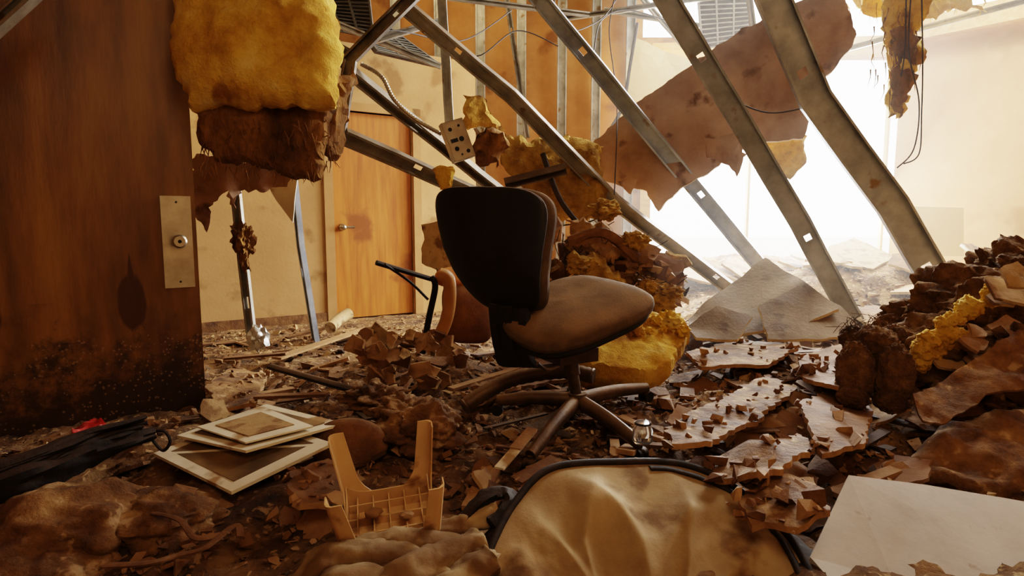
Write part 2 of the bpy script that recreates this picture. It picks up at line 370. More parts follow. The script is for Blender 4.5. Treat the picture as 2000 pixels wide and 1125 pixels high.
b.obj('wall_back',[m_panel],smooth=False)
b=B(); wall(b,(4.75,7.75),(7.2,4.6),-.1,3.12,.1); b.obj('wall_right',[m_creamR],smooth=False)
b=B(); wall(b,(7.2,4.6),(7.2,-2),-.1,4.2,.1); wall(b,(7.2,-2),(-4.2,-2),-.1,4.2,.1); b.obj('wall_rear',[m_cream],smooth=False)
b=B(); wall(b,(-2.75,-2),(-2.75,2.25),-.1,3.0,-.1); wall(b,(-4.2,-2),(-4.2,8),-.1,4.2,-.1); b.obj('wall_left',[m_rust],smooth=False)
b=B(); b.box((-4.2,-2,2.95),(7.2,3.3,3.05)); b.obj('ceiling',[m_cream],smooth=False)
b=B(); b.box((-4.2,3.3,4.2),(2.0,8,4.26)); b.box((2.0,3.3,4.2),(7.2,5.2,4.26)); b.box((-4.2,3.28,3.0),(7.2,3.34,4.2)); b.obj('roof_deck',[m_metal_d],smooth=False)
b=B(); wall(b,(4.55,7.68),(7.0,4.55),3.10,3.34,.16); b.bar(V((4.75,7.8,3.12)),V((1.7,7.8,3.02)),V((0,1,0)),V((0,0,1)),0,0,.08,.11); b.obj('timber_beam',[m_wood],smooth=False)
b=B(); b.box((-20,8.6,-.3),(30,40,-.1)); b.obj('ground_outside',[m_conc],smooth=False)
b=B()
for x in (2.98,4.7): b.box((x,7.86,.3),(x+.03,7.92,3.05))
b.obj('window_1',[m_pale],smooth=False)
b=B(); b.slab(PX([(1768,402,7.2),(1882,405,6.9),(1882,500,6.9),(1768,500,7.2)]),.05,.2,0); b.obj('wall_panel',[m_pale],smooth=False)
e=G(402,800,.0)
b=B(); b.box((-1.0,-.022,0.0),(0,.022,2.75),0)
b.box((-.155,-.03,.66),(-.02,-.022,1.12),1)
b.tube([(-.085,-.03,.895),(-.085,-.075,.895)],.018,14,1); b.tube([(-.085,-.03,.895),(-.085,-.036,.895)],.034,18,1)
b.tube([(-.085,-.062,.895),(-.085,-.07,.895),(-.085,-.09,.895),(-.085,-.098,.895)],[.022,.034,.034,.026],18,1); b.tube([(-.085,-.098,.895),(-.085,-.1,.895)],.009,10,2)
for z in (.69,1.09): b.blob((-.085,-.031,z),(.006,.003,.006),0,1,1,2)
b.box((0,-.018,.78),(.0015,.018,1.0),1)
door=b.obj('door_1',[m_door1,m_brass,m_black],loc=(e.x,e.y,0),rz=math.radians(34))
# ---------------------------------------------------------------- studs
for x in (780,862,940,1018,1095,1160,1225):
    X=(x-1000)*7.75/1200
    stud([(X,7.82,.3),(X,7.82,4.15)],w=.11,d=.05,holes=False,dent=0)
stud(PX([(862,-30,5.2),(880,270,5.2)]),w=.07)
stud(PX([(985,-30,6.6),(1030,270,6.4)]),w=.05)
stud(PX([(785,5,4.3),(1000,185,4.5),(1200,390,4.7),(1425,560,5.0)]),w=.1,d=.05,roll=.5)
stud(PX([(1040,-20,4.6),(1290,285,4.9),(1490,525,5.2)]),w=.12,d=.05,roll=.4,m=m_metal_b)
stud(PX([(1290,-20,4.0),(1445,235,4.2),(1560,430,4.35),(1665,625,4.5)]),w=.14,d=.05,roll=.35,m=m_metal_b)
stud(PX([(1500,-20,3.9),(1590,195,4.0),(1740,400,4.05),(1880,640,4.1)]),w=.19,d=.05,roll=.2,m=m_metal_b)
stud(PX([(670,262,3.6),(940,382,4.2)]),w=.09,d=.05,roll=.4)
stud(PX([(690,140,3.8),(1005,392,4.4)]),w=.07,d=.05,roll=.6)
stud(PX([(668,135,3.75),(812,-10,3.75)]),w=.07,m=m_metal_d)
stud(PX([(686,120,3.7),(662,275,3.7)]),w=.07,m=m_metal_d)
stud(PX([(690,110,3.9),(600,60,4.2)]),w=.05,m=m_metal_d,holes=False)
stud(PX([(462,365,4.4),(478,520,4.45),(494,660,4.5)]),w=.06)
stud(PX([(578,345,4.8),(592,480,4.85),(622,668,4.95)]),w=.05,roll=.8,m=m_metal_b)
for a,c in (((1080,40,6.5),(1500,-20,6.0)),((1180,20,6.8),(1420,60,6.5)),((820,-10,6),(1150,30,6.4)),((1460,-20,5.6),(1470,60,5.6)),((1640,100,6.2),(2050,-10,5.2)),((1240,-20,6.4),(1350,110,6.8)),((700,90,5.0),(870,40,5.4)),((640,40,5.0),(860,130,5.4))):
    stud(PX([a,c]),w=.045,d=.03,name='ceiling_t_bar',holes=False)
stud(PX([(-20,75,2.4),(85,-20,2.5)]),w=.05,m=m_metal)
def louvre(c4,n,name='ceiling_grille',bar=.006,m=m_grille,back=True):
    a,b1,c,d=[P(*p) for p in c4]; b=B()
    N=(b1-a).cross(d-a).normalized()
    if N.y>0:N=-N
    if back: b.hexa([p-N*.05 for p in (a,b1,c,d)]+[p-N*.04 for p in (a,b1,c,d)],1)
    for i in range(n+1):
        t=i/n; p=a.lerp(d,t);q=b1.lerp(c,t); A=(d-a).normalized(); b.bar(p,q,A,N,0,0,bar,.012)
    for t in (0,.33,.66,1):
        p=a.lerp(b1,t);q=d.lerp(c,t); A=(b1-a).normalized(); b.bar(p,q,A,N,0,0,bar*1.4,.016)
    return b.obj(name,[m,m_drk],smooth=False)
louvre([(598,-10,5.6),(720,-10,5.6),(730,75,5.8),(640,55,5.6)],11)
louvre([(700,50,5.8),(760,55,6.0),(860,128,6.3),(735,98,5.8)],12)
louvre([(1362,-20,6.2),(1470,-20,6.2),(1462,80,6.4),(1372,95,6.4)],12,m=m_metal_b)
b=B(); b.slab(PX([(1240,75,7.5),(1300,100,7.5),(1350,118,7.4),(1345,200,7.4),(1290,240,7.4),(1225,262,7.4),(1210,230,7.5)]),.02,.12,.02); b.obj('plaster_panel',[m_pale],smooth=False)
b=B(); b.tube(smooth(PX([(1245,45,7.4),(1232,120,7.4),(1215,210,7.4),(1180,270,7.4)])),.02,6); b.obj('ceiling_conduit',[m_cable])
b=B(); b.box((1.62,7.84,.2),(1.75,7.9,3.0)); b.obj('trim_2',[m_wood],smooth=False)
b=B(); b.slab(PX([(1160,280,5.1),(1235,210,5.1),(1320,150,5.0),(1450,60,4.9),(1560,5,4.7),(1640,-25,4.6),(1672,70,4.55),(1650,110,4.55),(1612,150,4.6),(1595,200,4.6),(1568,272,4.7),(1500,278,4.8),(1440,296,4.85),(1390,335,4.9),(1330,370,4.95),(1285,412,5.0),(1262,375,5.0),(1215,362,5.05),(1165,350,5.1)]),.06,.03,.01,.008,2.5,mi=(0,0,1),jf=14); b.obj('fallen_drywall_sheet',[m_dry,m_gyp],smooth=True,angle=40)
b=B()
b.slab(PX([(1375,270,4.5),(1430,255,4.5),(1462,300,4.5),(1440,345,4.5),(1415,320,4.5),(1380,310,4.5)]),.012,.03,.02,.03,8)
b.slab(PX([(1205,355,4.9),(1245,350,4.9),(1232,380,4.9)]),.01,.02,.01); b.obj('torn_paper_facing',[m_dry])
b=B(); b.slab(PX([(1490,270,5.1),(1575,262,5.1),(1572,325,5.1),(1540,342,5.1),(1500,312,5.1)]),.1,.03,.03,.02,6,puff=.05,fib=.02); b.obj('insulation_scrap',[m_yelD])
# hanging insulation batt
b=B(); b.slab(PX([(345,-60,3.05),(640,-60,3.2),(672,90,3.0),(662,150,2.95),(655,212,2.9),(560,208,2.86),(470,198,2.86),(372,205,2.9),(330,120,2.92)]),.22,.02,.02,.05,3,puff=.13,fib=.012,ff=14)
b.slab(PX([(382,190,3.0),(640,195,3.05),(668,150,3.1),(650,225,3.1),(622,348,3.05),(560,345,3.0),(500,328,3.0),(420,312,3.0),(398,296,3.0)]),.14,.02,.02,.025,5,puff=.05,fib=.016,mi=(1,1,1),ff=30)
b.slab(PX([(640,160,3.1),(690,140,3.3),(668,290,3.25),(640,320,3.1)]),.06,.025,.03,.03,5,puff=.04,fib=.02,mi=(1,1,1))
for i in range(300):
    t=R.random(); p=P(395+260*t,R.uniform(230,338),R.uniform(2.9,3.12)); q=p+V((R.uniform(-.03,.03),R.uniform(-.02,.02),-R.uniform(.02,.08))); b.tube([p,(p+q)/2+V((R.uniform(-.01,.01),0,0)),q],[.003,.001],4,1)
b.obj('hanging_insulation_batt',[m_yel,m_brn])
b=B(); b.slab(PX([(382,300,3.5),(440,312,3.5),(575,330,3.7),(560,365,3.7),(470,368,3.6),(455,405,3.5),(440,375,3.5),(415,392,3.5),(405,455,3.5),(385,430,3.5),(378,370,3.5)]),.008,.02,.02,.03,6,jf=20); b.obj('torn_hanging_sheet',[m_dry],angle=25)
b=B(); b.slab(PX([(503,322,3.9),(582,345,3.9),(572,435,3.95),(540,390,3.9)]),.012,.04,.003,.0); b.obj('drywall_shard_hanging',[m_mat])
b=B(); b.blob(P(475,468,4.4),(.07,.06,.11),.6,2.5,4,0,seed=3,fuzz=.1); b.blob(P(478,505,4.4),(.03,.03,.09),.6,3,3,0,seed=5); b.tube(PX([(478,500,4.4),(490,530,4.4)]),[.02,.004],6)
b.tube(smooth(PX([(445,310,3.6),(450,340,3.6),(448,365,3.6)])),[.03,.01],6); b.obj('hanging_fibre_clump',[m_brn])
b=B(); b.blob(P(505,660,4.4),(.07,.06,.09),.5,3,3,0,seed=9); b.obj('crumpled_foil',[m_silver])
b=B(); M=Matrix.Translation(P(893,275,3.8))@Matrix.Rotation(-.35,4,'Y')@Matrix.Rotation(.4,4,'Z')
for lo,hi in (((-.07,-.03,-.12),(.07,-.027,.12)),((-.07,-.03,-.12),(-.067,.03,.12)),((.067,-.03,-.12),(.07,.03,.12)),((-.07,-.03,-.12),(.07,.03,-.117)),((-.07,-.03,.117),(.07,.03,.12))): b.box(lo,hi,0,M)
for x,z,r in ((-.03,.07,.012),(.03,.08,.008),(.02,.0,.016),(-.03,-.05,.014),(.035,-.08,.012),(-.01,-.09,.006)): b.tube([M@V((x,-.0305,z)),M@V((x,-.0325,z))],r,12,1)
b.box((-.05,-.034,-.01),(-.005,-.03,.012),1,M); b.obj('electrical_box',[m_brass,m_black])
b=B(); pts=smooth(PX([(705,125,3.8),(745,150,3.8),(770,195,3.8),(810,232,3.85),(862,262,3.85)]),20); b.tube(pts,[.011+.003*(i%2) for i in range(len(pts))],8); b.obj('flexible_conduit',[m_brass])
b=B(); b.slab(PX([(985,275,4.9),(1100,268,4.9),(1180,285,4.9),(1175,330,4.8),(1185,400,4.7),(1180,430,4.7),(1090,430,4.7),(1040,390,4.7),(975,325,4.8)]),.25,.03,.03,.05,5,puff=.1,fib=.02); b.obj('insulation_bundle',[m_yelD])
b=B(); b.slab(PX([(925,250,4.6),(985,255,4.6),(975,330,4.6),(930,320,4.6)]),.12,.025,.03,.05,6,puff=.05,fib=.03)
b.slab(PX([(905,185,6.2),(945,190,6.2),(985,255,6.2),(905,245,6.2)]),.1,.04,.03,.05,6,puff=.05,fib=.02,mi=(1,1,1)); b.obj('fibre_tuft',[m_brn,m_yelD])
b=B(); b.slab(PX([(850,330,3.75),(885,325,3.75),(882,375,3.75),(860,372,3.75)]),.05,.015,.01,.02,6,puff=.02,fib=.01); b.obj('insulation_tuft',[m_yel])
b=B()
for i in range(60):
    px=R.uniform(1010,1330); py=R.uniform(415,600); 
    if py<430+ (px-1080)*.35: py+=70
    Y=R.uniform(4.1,4.7); s_=R.uniform(18,50); a=R.uniform(0,6.28)
    poly=[(px+math.cos(a+t)*s_*R.uniform(.6,1),py+math.sin(a+t)*s_*R.uniform(.3,.7),Y+R.uniform(-.15,.15)) for t in (0,1.4,2.6,3.7,5.0)]
    b.slab(PX(poly),R.choice([.012,.03]),.04,.006,.006,7,mi=(R.choice([0,0,1,2,3,4,5]),)*3)
for i in range(80):
    px=R.uniform(1000,1340); py=R.uniform(440,610)
    if py<440+(px-1080)*.35: py+=70
    b.chunk(P(px,py,R.uniform(4.1,4.7)),R.uniform(.02,.1),R.choice([0,0,1,1,3,5]),rz=R.uniform(0,6),flat=.4,tilt=.6)
b.slab(PX([(1165,440,4.5),(1250,480,4.4),(1330,510,4.4),(1335,600,4.4),(1290,590,4.4),(1255,520,4.4),(1170,480,4.5)]),.05,.03,.02,.03,6,puff=.03,mi=(2,2,2))
b.slab(PX([(1100,420,4.2),(1180,440,4.2),(1240,500,4.1),(1200,520,4.1),(1120,480,4.2)]),.12,.02,.03,.04,7,puff=.05,fib=.02,mi=(1,1,1))
b.slab(PX([(1110,500,4.05),(1170,490,4.05),(1230,560,4.05),(1150,560,4.05)]),.12,.02,.03,.04,7,puff=.05,fib=.02,mi=(4,4,4))
for px,py,r in ((1240,470,.07),(1290,590,.08),(1310,570,.06),(1130,520,.06),(1210,590,.07),(1180,410,.08),(1265,560,.05)): b.blob(P(px,py,4.0),(r*1.2,r,r*.8),.5,2.4,4,4,seed=px,fuzz=.1)
for i in range(40):
    p=P(R.uniform(1080,1300),R.uniform(430,560),R.uniform(4.0,4.5)); q=p+V((R.uniform(-.2,.2),R.uniform(-.1,.1),R.uniform(-.2,.05))); b.tube(smooth([p,(p+q)/2+V((0,0,-.04)),q],4),.003,4,3)
b.obj('collapsed_plaster_rubble',[m_brs,m_tan,m_dry,m_drk,m_yelD,m_crm],angle=30)
stud(PX([(985,355,4.4),(1105,325,4.4)]),w=.08,roll=1,m=m_metal_d,name='bent_duct_strip')
b=B(); b.tube(smooth(PX([(1060,300,4.5),(1100,400,4.4),(1180,480,4.3),(1260,500,4.3)])),.02,6,0); b.tube(smooth(PX([(1110,470,4.0),(1180,455,4.0),(1245,505,4.0)])),.035,8,1,amp=.3); b.obj('broken_pipe',[m_cable,m_brs])
b=B(); b.slab(PX([(828,440,3.95),(880,425,3.95),(945,440,3.95),(960,520,3.95),(950,560,3.9),(870,560,3.9),(850,530,3.9),(825,515,3.95)]),.06,.03,.012,.02,6,mi=(0,0,1)); b.obj('plaster_chunk',[m_crm,m_gyp],angle=30)
b=B(); c=PX([(868,670,3.55),(962,672,3.75),(958,545,3.75),(862,548,3.55)]); b.pad(c,.07,4,.02,1)
b.pad(PX([(850,560,3.5),(950,562,3.75),(945,520,3.8),(852,522,3.55)]),.09,3,.0,0)
b.tube(smooth(PX([(858,535,3.4),(876,545,3.4),(878,590,3.4),(870,630,3.4),(852,668,3.4)])),.045,12,2,flat=.8)
b.tube(PX([(735,513,3.2),(842,545,3.4)]),.014,8,3); b.tube(smooth(PX([(842,540,3.4),(850,560,3.4),(838,620,3.4),(825,690,3.4)])),.018,8,3)
b.tube(smooth(PX([(752,517,3.2),(800,550,3.35),(836,585,3.4)])),.008,8,3)
b.obj('broken_armchair',[m_orange,m_rust,m_tanpl,m_shell])
# ---------------------------------------------------------------- office chair
root=bpy.data.objects.new('office_chair',None); bpy.context.collection.objects.link(root); root.location=P(1125,785,2.7)
parts=[]
b=B(); seatc=PX([(950,625,2.62),(1072,706,2.34),(1325,590,2.66),(1118,532,3.0)])
b.pad(seatc,.10,3.0,.02,0,0,amp=.005); sN=(seatc[1]-seatc[0]).cross(seatc[3]-seatc[0]).normalized(); 
if sN.z<0: sN=-sN
sh=[c_-sN*.045 for c_ in seatc]; cc=sum(sh,V())/4; sh=[cc+(c_-cc)*.95 for c_ in sh]; b.pad(sh,.07,3.0,0,1,1)
parts.append(b.obj('seat',[m_fab,m_shell]))
bc=PX([(905,600,2.76),(1062,625,2.42),(1040,362,2.34),(792,362,2.72)])
fw=V((.62,.78,0)).normalized(); 
b=B()
def backrest(b,c4,off,th,mi,inset,conc):
    cc=sum(c4,V())/4; c4=[cc+(c_-cc)*inset+fw*off for c_ in c4]
    seg=56;rings=10;ex=4.2;top=[];bot=[]
    c00,c10,c11,c01=c4
    for i in range(rings):
        ph=math.pi/2*i/(rings-1); rho=math.sin(ph)**.6; h=math.cos(ph)**.55 if i<rings-1 else 0
        for j in range(seg):
            t=2*math.pi*j/seg; cu,cv=math.cos(t),math.sin(t)
            u=math.copysign(abs(cu)**(2/ex),cu)*rho; v=math.copysign(abs(cv)**(2/ex),cv)*rho
            a=(u*(.95+.05*v if v>0 else .95+.12*v)+1)/2; bb=(v+1)/2
            p=c00*(1-a)*(1-bb)+c10*a*(1-bb)+c11*a*bb+c01*(1-a)*bb
            p=p+fw*(conc*(u*u)+.05*math.cos((v+.35)*2.2)*-1+.05)
            top.append(p-fw*th/2*h); bot.append(p+fw*th/2*h)
    fs=[]
    for i in range(rings-1):
        for j in range(seg): fs.append((i*seg+j,(i+1)*seg+j,(i+1)*seg+(j+1)%seg,i*seg+(j+1)%seg))
    b.add(top,fs+[tuple(range(seg))],mi); b.add(bot,[f[::-1] for f in fs]+[tuple(range(seg))[::-1]],mi)
backrest(b,bc,0,.05,0,1.0,.03); backrest(b,bc,.055,.10,1,1.0,.03)
parts.append(b.obj('backrest',[m_shell,m_fab]))
b=B(); 
pl=[((958,592),(1035,602),2.52),((962,640),(1030,640),2.50),((970,685),(1035,690),2.50),((985,715),(1060,718),2.54),((1060,712),(1120,706),2.62)]
def brk(a0,a1):
    L=[P(l[0][0]+(l[1][0]-l[0][0])*a0,l[0][1]+(l[1][1]-l[0][1])*a0,l[2]+.1*(1-a0)) for l in pl]
    Rr=[P(l[0][0]+(l[1][0]-l[0][0])*a1,l[0][1]+(l[1][1]-l[0][1])*a1,l[2]+.1*(1-a1)) for l in pl]
    return smooth(L,6),smooth(Rr,6)
for a0,a1,th in ((0,.2,.03),(.2,.42,.014),(.6,.8,.014),(.8,1,.03),(.42,.6,.03)):
    Lp,Rp=brk(a0,a1); n=len(Lp); vs=[]
    for i in range(n):
        for p in (Lp[i],Rp[i]): vs+= [p-fw*th/2,p+fw*th/2]
    fs=[]
    for i in range(n-1):
        o=i*4; fs+=[(o,o+4,o+6,o+2),(o+1,o+3,o+7,o+5),(o,o+1,o+5,o+4),(o+2,o+6,o+7,o+3)]
    fs+=[(0,2,3,1),(n*4-4,n*4-3,n*4-1,n*4-2)]
    b.add(vs,fs,0)
parts.append(b.obj('back_bracket',[m_shell]))
b=B(); hub=P(1127,782,2.68); st_=P(1112,690,2.68)
b.box((-.1,-.08,-.03),(.1,.08,.03),0,Matrix.Translation(st_+V((0,0,.0)))@Matrix.Rotation(.5,4,'Z'))
b.tube([st_,st_.lerp(hub,.45)],.034,16); b.tube([st_.lerp(hub,.4),hub],.026,16); b.tube([hub+V((0,0,.035)),hub-V((0,0,.045))],[.042,.05],18)
b.tube(smooth(PX([(1100,712,2.6),(1070,722,2.5),(1050,710,2.45)])),.008,8)
parts.append(b.obj('gas_lift',[m_blkmet]))
b=B()
for px,py,Y in ((972,782,2.72),(1250,868,2.42),(1262,758,2.92),(1036,890,2.32),(1118,752,3.02)):
    t=P(px,py,Y); m_=hub.lerp(t,.5)+V((0,0,.012)); b.tube(smooth([hub,m_,t],5),[.034,.024],10,flat=1.1)
    b.tube([t,t-V((0,0,.035))],.012,8)
    d=(t-hub); d.z=0; d.normalize(); s_=V((-d.y,d.x,0)); w=t-V((0,0,.04))
    for k in (-1,1): b.tube([w+s_*k*.008,w+s_*k*.026],.026,16,1)
    b.blob(w+V((0,0,.008)),(.026,.026,.024),0,1,2,1)
parts.append(b.obj('star_base',[m_blkmet,m_shell]))
for p in parts:
    p.parent=root; p.matrix_parent_inverse=Matrix.Translation(root.location).inverted()
# ---------------------------------------------------------------- overturned stool
M=Matrix.Translation(P(765,1034,1.86))@Matrix.Rotation(math.radians(14),4,'Z')@Matrix.Rotation(math.radians(16),4,'X')@Matrix.Rotation(math.radians(-5),4,'Y')
b=B(); sx,sy=.135,.14
b.box((-sx,-sy,-.004),(sx,sy,.004),0,M)
for i in range(5): x=-sx*.75+i*sx*.375; b.box((x-.002,-sy*.95,.004),(x+.002,sy*.95,.035),0,M)
for i in range(4): y=-sy*.7+i*sy*.467; b.box((-sx*.95,y-.002,.004),(sx*.95,y+.002,.035),0,M)
def legprof(t): return .034+.034*max(0,1-t*2.2)**2+.012*(1-t)
Hh=.275
for ax in (-1,1):
    for ay in (-1,1):
        n=12; vs=[]
        for i in range(n+1):
            t=i/n; z=Hh*t; ox=ax*(sx+.03*t); oy=ay*(sy+.03*t); w=legprof(t)+.012; r_=.004
            a=.055*max(0,1-t*2.6)**2
            wx=w+a; wy=w+a*.7
            pr=[(ox-ax*wx,oy),(ox-ax*.016,oy),(ox-ax*.005,oy-ay*.005),(ox,oy-ay*.016),(ox,oy-ay*wy),(ox-ax*r_,oy-ay*wy),(ox-ax*r_*1.0,oy-ay*.018),(ox-ax*.018,oy-ay*r_),(ox-ax*wx,oy-ay*r_)]
            vs+=[M@V((p[0],p[1],z)) for p in pr]
        k=9; fs=[(i*k+j,i*k+(j+1)%k,(i+1)*k+(j+1)%k,(i+1)*k+j) for i in range(n) for j in range(k)]
        fs+=[tuple(range(k)),tuple(n*k+j for j in range(k))]
        if ax*ay<0: fs=[f[::-1] for f in fs]
        b.add(vs,fs,0)
for ay in (-1,1):
    n=20; vs=[]
    for i in range(n+1):
        u=-1+2*i/n; z=.05+.035*abs(u)**4; x=u*sx; 
        for yy in (ay*sy,ay*(sy-.004)):
            vs+=[M@V((x,yy,0)),M@V((x,yy,z))]
    fs=[]
    for i in range(n):
        o=i*4; fs+=[(o,o+4,o+5,o+1),(o+2,o+3,o+7,o+6),(o+1,o+5,o+7,o+3)]
    b.add(vs,fs,0)
for ax in (-1,1):
    n=20; vs=[]
    for i in range(n+1):
        u=-1+2*i/n; z=.05+.035*abs(u)**4; y=u*sy
        for xx in (ax*sx,ax*(sx-.004)):
            vs+=[M@V((xx,y,0)),M@V((xx,y,z))]
    fs=[]
    for i in range(n):
        o=i*4; fs+=[(o,o+4,o+5,o+1),(o+2,o+3,o+7,o+6),(o+1,o+5,o+7,o+3)]
    b.add(vs,fs,0)
b.obj('overturned_plastic_stool',[m_beige],angle=50)
b=B(); b.blob(M@V((-.05,.04,.045)),(.03,.025,.015),.4,2,2,0); b.blob(M@V((.05,.0,.045)),(.025,.02,.012),.4,2,2,0,seed=4); b.obj('plaster_lump',[m_tan])
b=B(); c_=P(680,866,2.4); b.pad([c_+V((-.16,-.03,-.10)),c_+V((.16,-.03,-.10)),c_+V((.16,.05,.09)),c_+V((-.16,.05,.09))],.08,2.0,.01,0,amp=.006); b.obj('round_seat_cushion',[m_brs])
b=B(); b.blob(P(825,840,2.5),(.17,.12,.11),.45,2.2,5,0,seed=21); b.blob(P(790,810,2.6),(.12,.1,.08),.45,2.2,5,0,seed=22); b.blob(P(735,780,2.8),(.14,.1,.07),.5,2.6,5,0,seed=27)
b.obj('stuffed_cloth_bundle',[m_mud],angle=80)
# ---------------------------------------------------------------- foreground canvas bag
rim=smooth(PX([(930,1170,1.55),(958,1075,1.66),(1005,985,1.78),(1075,918,1.88),(1200,905,1.93),(1335,910,1.95),(1440,958,1.88),(1530,1040,1.76),(1575,1110,1.64),(1590,1180,1.56)]),16)
Fc=P(1250,1330,1.36)
b=B(); n=len(rim); K=70; vs=[]
creases=[(.34,.60,.045,.045),(.50,.80,.035,.035),(.66,.50,.045,.04),(.22,.30,.05,.035),(.80,.72,.035,.035),(.42,.25,.03,.025)]
for j in range(K+1):
    t=j/K
    for i in range(n):
        a=i/(n-1); p=rim[i].lerp(Fc,t)
        fold=noise.noise(V((a*5,t*1.3,0)))*.04+noise.fractal(V((a*10,t*4,3)),1,2,3)*.010
        for (ca,sl,wd,am) in creases:
            dd=(a-(ca+(sl-ca)*t)+.02*noise.noise(V((t*3,ca*9,1))))/wd
            prof=math.exp(-(dd if dd>0 else -dd*1.0)**1.5*(1.6 if dd>0 else .7)) 
            fold+=am*prof*math.sin(math.pi*min(1,t+.08))
        g=math.sin(math.pi*min(1,t*1.15))**.7 if t<.87 else 0
        p=p+V((0,-.25,.97))*(.03*g+fold*g)
        vs.append(p)
for j in range(1,9):
    t=j/8
    for i in range(n):
        p=rim[i]; c_=V((.33,1.75,0)); d=(p-c_);d.z=0
        q=p+d.normalized()*.10*math.sin(t*math.pi/2)+V((0,.03*t,0)); q.z=p.z*(1-t)+(-.02)*t
        q+=V((1,1,0))*.012*noise.noise(V((i*.4,t*3,1)))
        vs.append(q)
idx=lambda j,i: j*n+i
fs=[(idx(j,i),idx(j+1,i),idx(j+1,i+1),idx(j,i+1)) for j in range(K) for i in range(n-1)]
b.add(vs,fs,0)
bk=[0]+list(range(K+1,K+9))
fs=[(idx(bk[j],i),idx(bk[j],i+1),idx(bk[j+1],i+1),idx(bk[j+1],i)) for j in range(8) for i in range(n-1)]
o=len(b.v)-len(vs)
for f in fs: b.f.append(tuple(o+k for k in f)); b.m.append(2)
b.tube([p+V((0,-.004,.006)) for p in rim],.012,8,1)
rw=[vs[4*n+i]+V((0,-.002,.002)) for i in range(int(n*.5),n-4)]
b.tube(rw,.016,6,1,flat=.4)
b.obj('canvas_bag',[m_canvas,m_pipe,m_black],angle=80)
b=B()
for i,(l,r0) in enumerate((([(590,1150,1.55),(640,1095,1.6),(720,1085,1.62),(800,1100,1.6),(880,1150,1.55)],.05),([(640,1100,1.66),(720,1068,1.68),(800,1060,1.68),(900,1075,1.66),(960,1110,1.6)],.045),([(780,1075,1.74),(850,1045,1.76),(910,1025,1.78),(975,1000,1.8)],.04),([(700,1180,1.5),(780,1120,1.55),(860,1090,1.62),(940,1060,1.68)],.05),([(820,1180,1.5),(900,1130,1.55),(960,1090,1.6)],.05),([(600,1200,1.5),(660,1140,1.52),(760,1140,1.52)],.05))):
    b.tube(smooth(PX(l),12),r0,20,0,flat=.75,amp=.35,sd=i*7)
b.obj('crumpled_canvas_cloth',[m_canvas],angle=80)
b=B(); b.tube(smooth(PX([(905,1015,1.78),(945,975,1.82),(985,962,1.84),(1000,985,1.8),(960,1025,1.74)]),8),.028,14,0,flat=.6,amp=.5); b.obj('black_strap_bundle',[m_black])
b=B(); b.slab([P(1655,932,1.92),P(1800,950,1.93),P(2120,1005,1.9),P(2200,1300,1.45),P(1720,1250,1.45),P(1580,1092,1.66)],.02,.2,.0,0); b.obj('white_laminate_board',[m_white],smooth=False)
def board(b,c4,th,mi,mi_in=None,inset=.17):
    c=[V(p) for p in c4]; N=(c[1]-c[0]).cross(c[3]-c[0]).normalized()
    if N.z<0:N=-N
    b.hexa([p-N*th for p in c]+c,mi)
    if mi_in is not None:
        def bl(u,v): return c[0]*(1-u)*(1-v)+c[1]*u*(1-v)+c[2]*u*v+c[3]*(1-u)*v
        q=[bl(inset,inset),bl(1-inset,inset),bl(1-inset,1-inset),bl(inset,1-inset)]
        b.hexa([p+N*.0005 for p in q]+[p+N*.004 for p in q],mi_in)
b=B(); board(b,[G(300,885,.10),G(452,960,.09),G(650,865,.15),G(480,812,.12)],.012,0,1,.10); b.obj('picture_mat',[m_mat,m_print],smooth=False)
b=B(); board(b,[G(345,850,.13),G(480,880,.16),G(672,826,.18),G(520,789,.15)],.01,0,1,.11); b.obj('picture_mat',[m_mat,m_print],smooth=False)
b=B(); board(b,[G(385,833,.155),G(480,864,.175),G(612,832,.19),G(515,795,.17)],.006,0,1,.16); b.obj('picture_mat',[m_mat,m_crm],smooth=False)
b=B(); pts=smooth(PX([(-120,990,1.75),(60,930,1.9),(180,880,2.05),(300,845,2.2)]),10)
b.tube(pts,[.09,.032],22,flat=.75,amp=.5)
for k in range(5):
    b.tube([p+V((R.uniform(-.02,.02),R.uniform(-.02,.02),.03+.01*k)) for p in pts[::4]],[.035,.012],8,flat=.6)
b.tube(smooth([P(295,856,2.2),P(318,880,2.2),P(332,862,2.2),P(320,842,2.2),P(290,846,2.2)]),.006,6)
b.obj('folded_umbrella',[m_black])
b=B(); b.blob(P(110,1050,1.8),(.28,.2,.15),.22,2.2,5,0,rz=.4); b.blob(P(310,1020,1.9),(.2,.17,.09),.25,2.4,5,0,rz=-.3,seed=4); b.blob(P(60,1135,1.65),(.22,.16,.1),.2,2,5,0,seed=8); b.obj('dirty_floor_cushion',[m_mud],angle=60)
b=B(); b.slab([G(140,835,.12),G(190,822,.14),G(228,838,.14),G(205,862,.13),G(150,862,.12)],.012,.012,.01,.03,18); b.obj('red_wrapper',[m_red])
b=B(); b.tube(smooth([G(205,1105,.07),G(290,1100,.1),G(345,1085,.09),G(400,1070,.1),G(460,1025,.09),G(470,1050,.08)],8),.014,6,flat=.35); b.tube(smooth([G(290,1000,.09),G(350,1015,.13),G(380,1050,.1),G(430,1045,.09)],8),.01,6,flat=.35); b.obj('leather_strap',[m_brs])
b=B(); b.slab([P(1120,705,3.0),P(1180,650,3.3),P(1250,620,3.5),P(1330,640,3.5),P(1345,670,3.4),P(1310,735,3.05),P(1240,755,2.95),P(1150,740,2.95)],.16,.02,.012,.015,6,puff=.03,fib=.012)
for i in range(30): b.blob(P(R.uniform(1180,1335),R.uniform(618,668),R.uniform(3.15,3.4)),(R.uniform(.02,.05),)*3,.6,2.5,3,0,seed=i)
b.obj('yellow_insulation_block',[m_yel],angle=50)
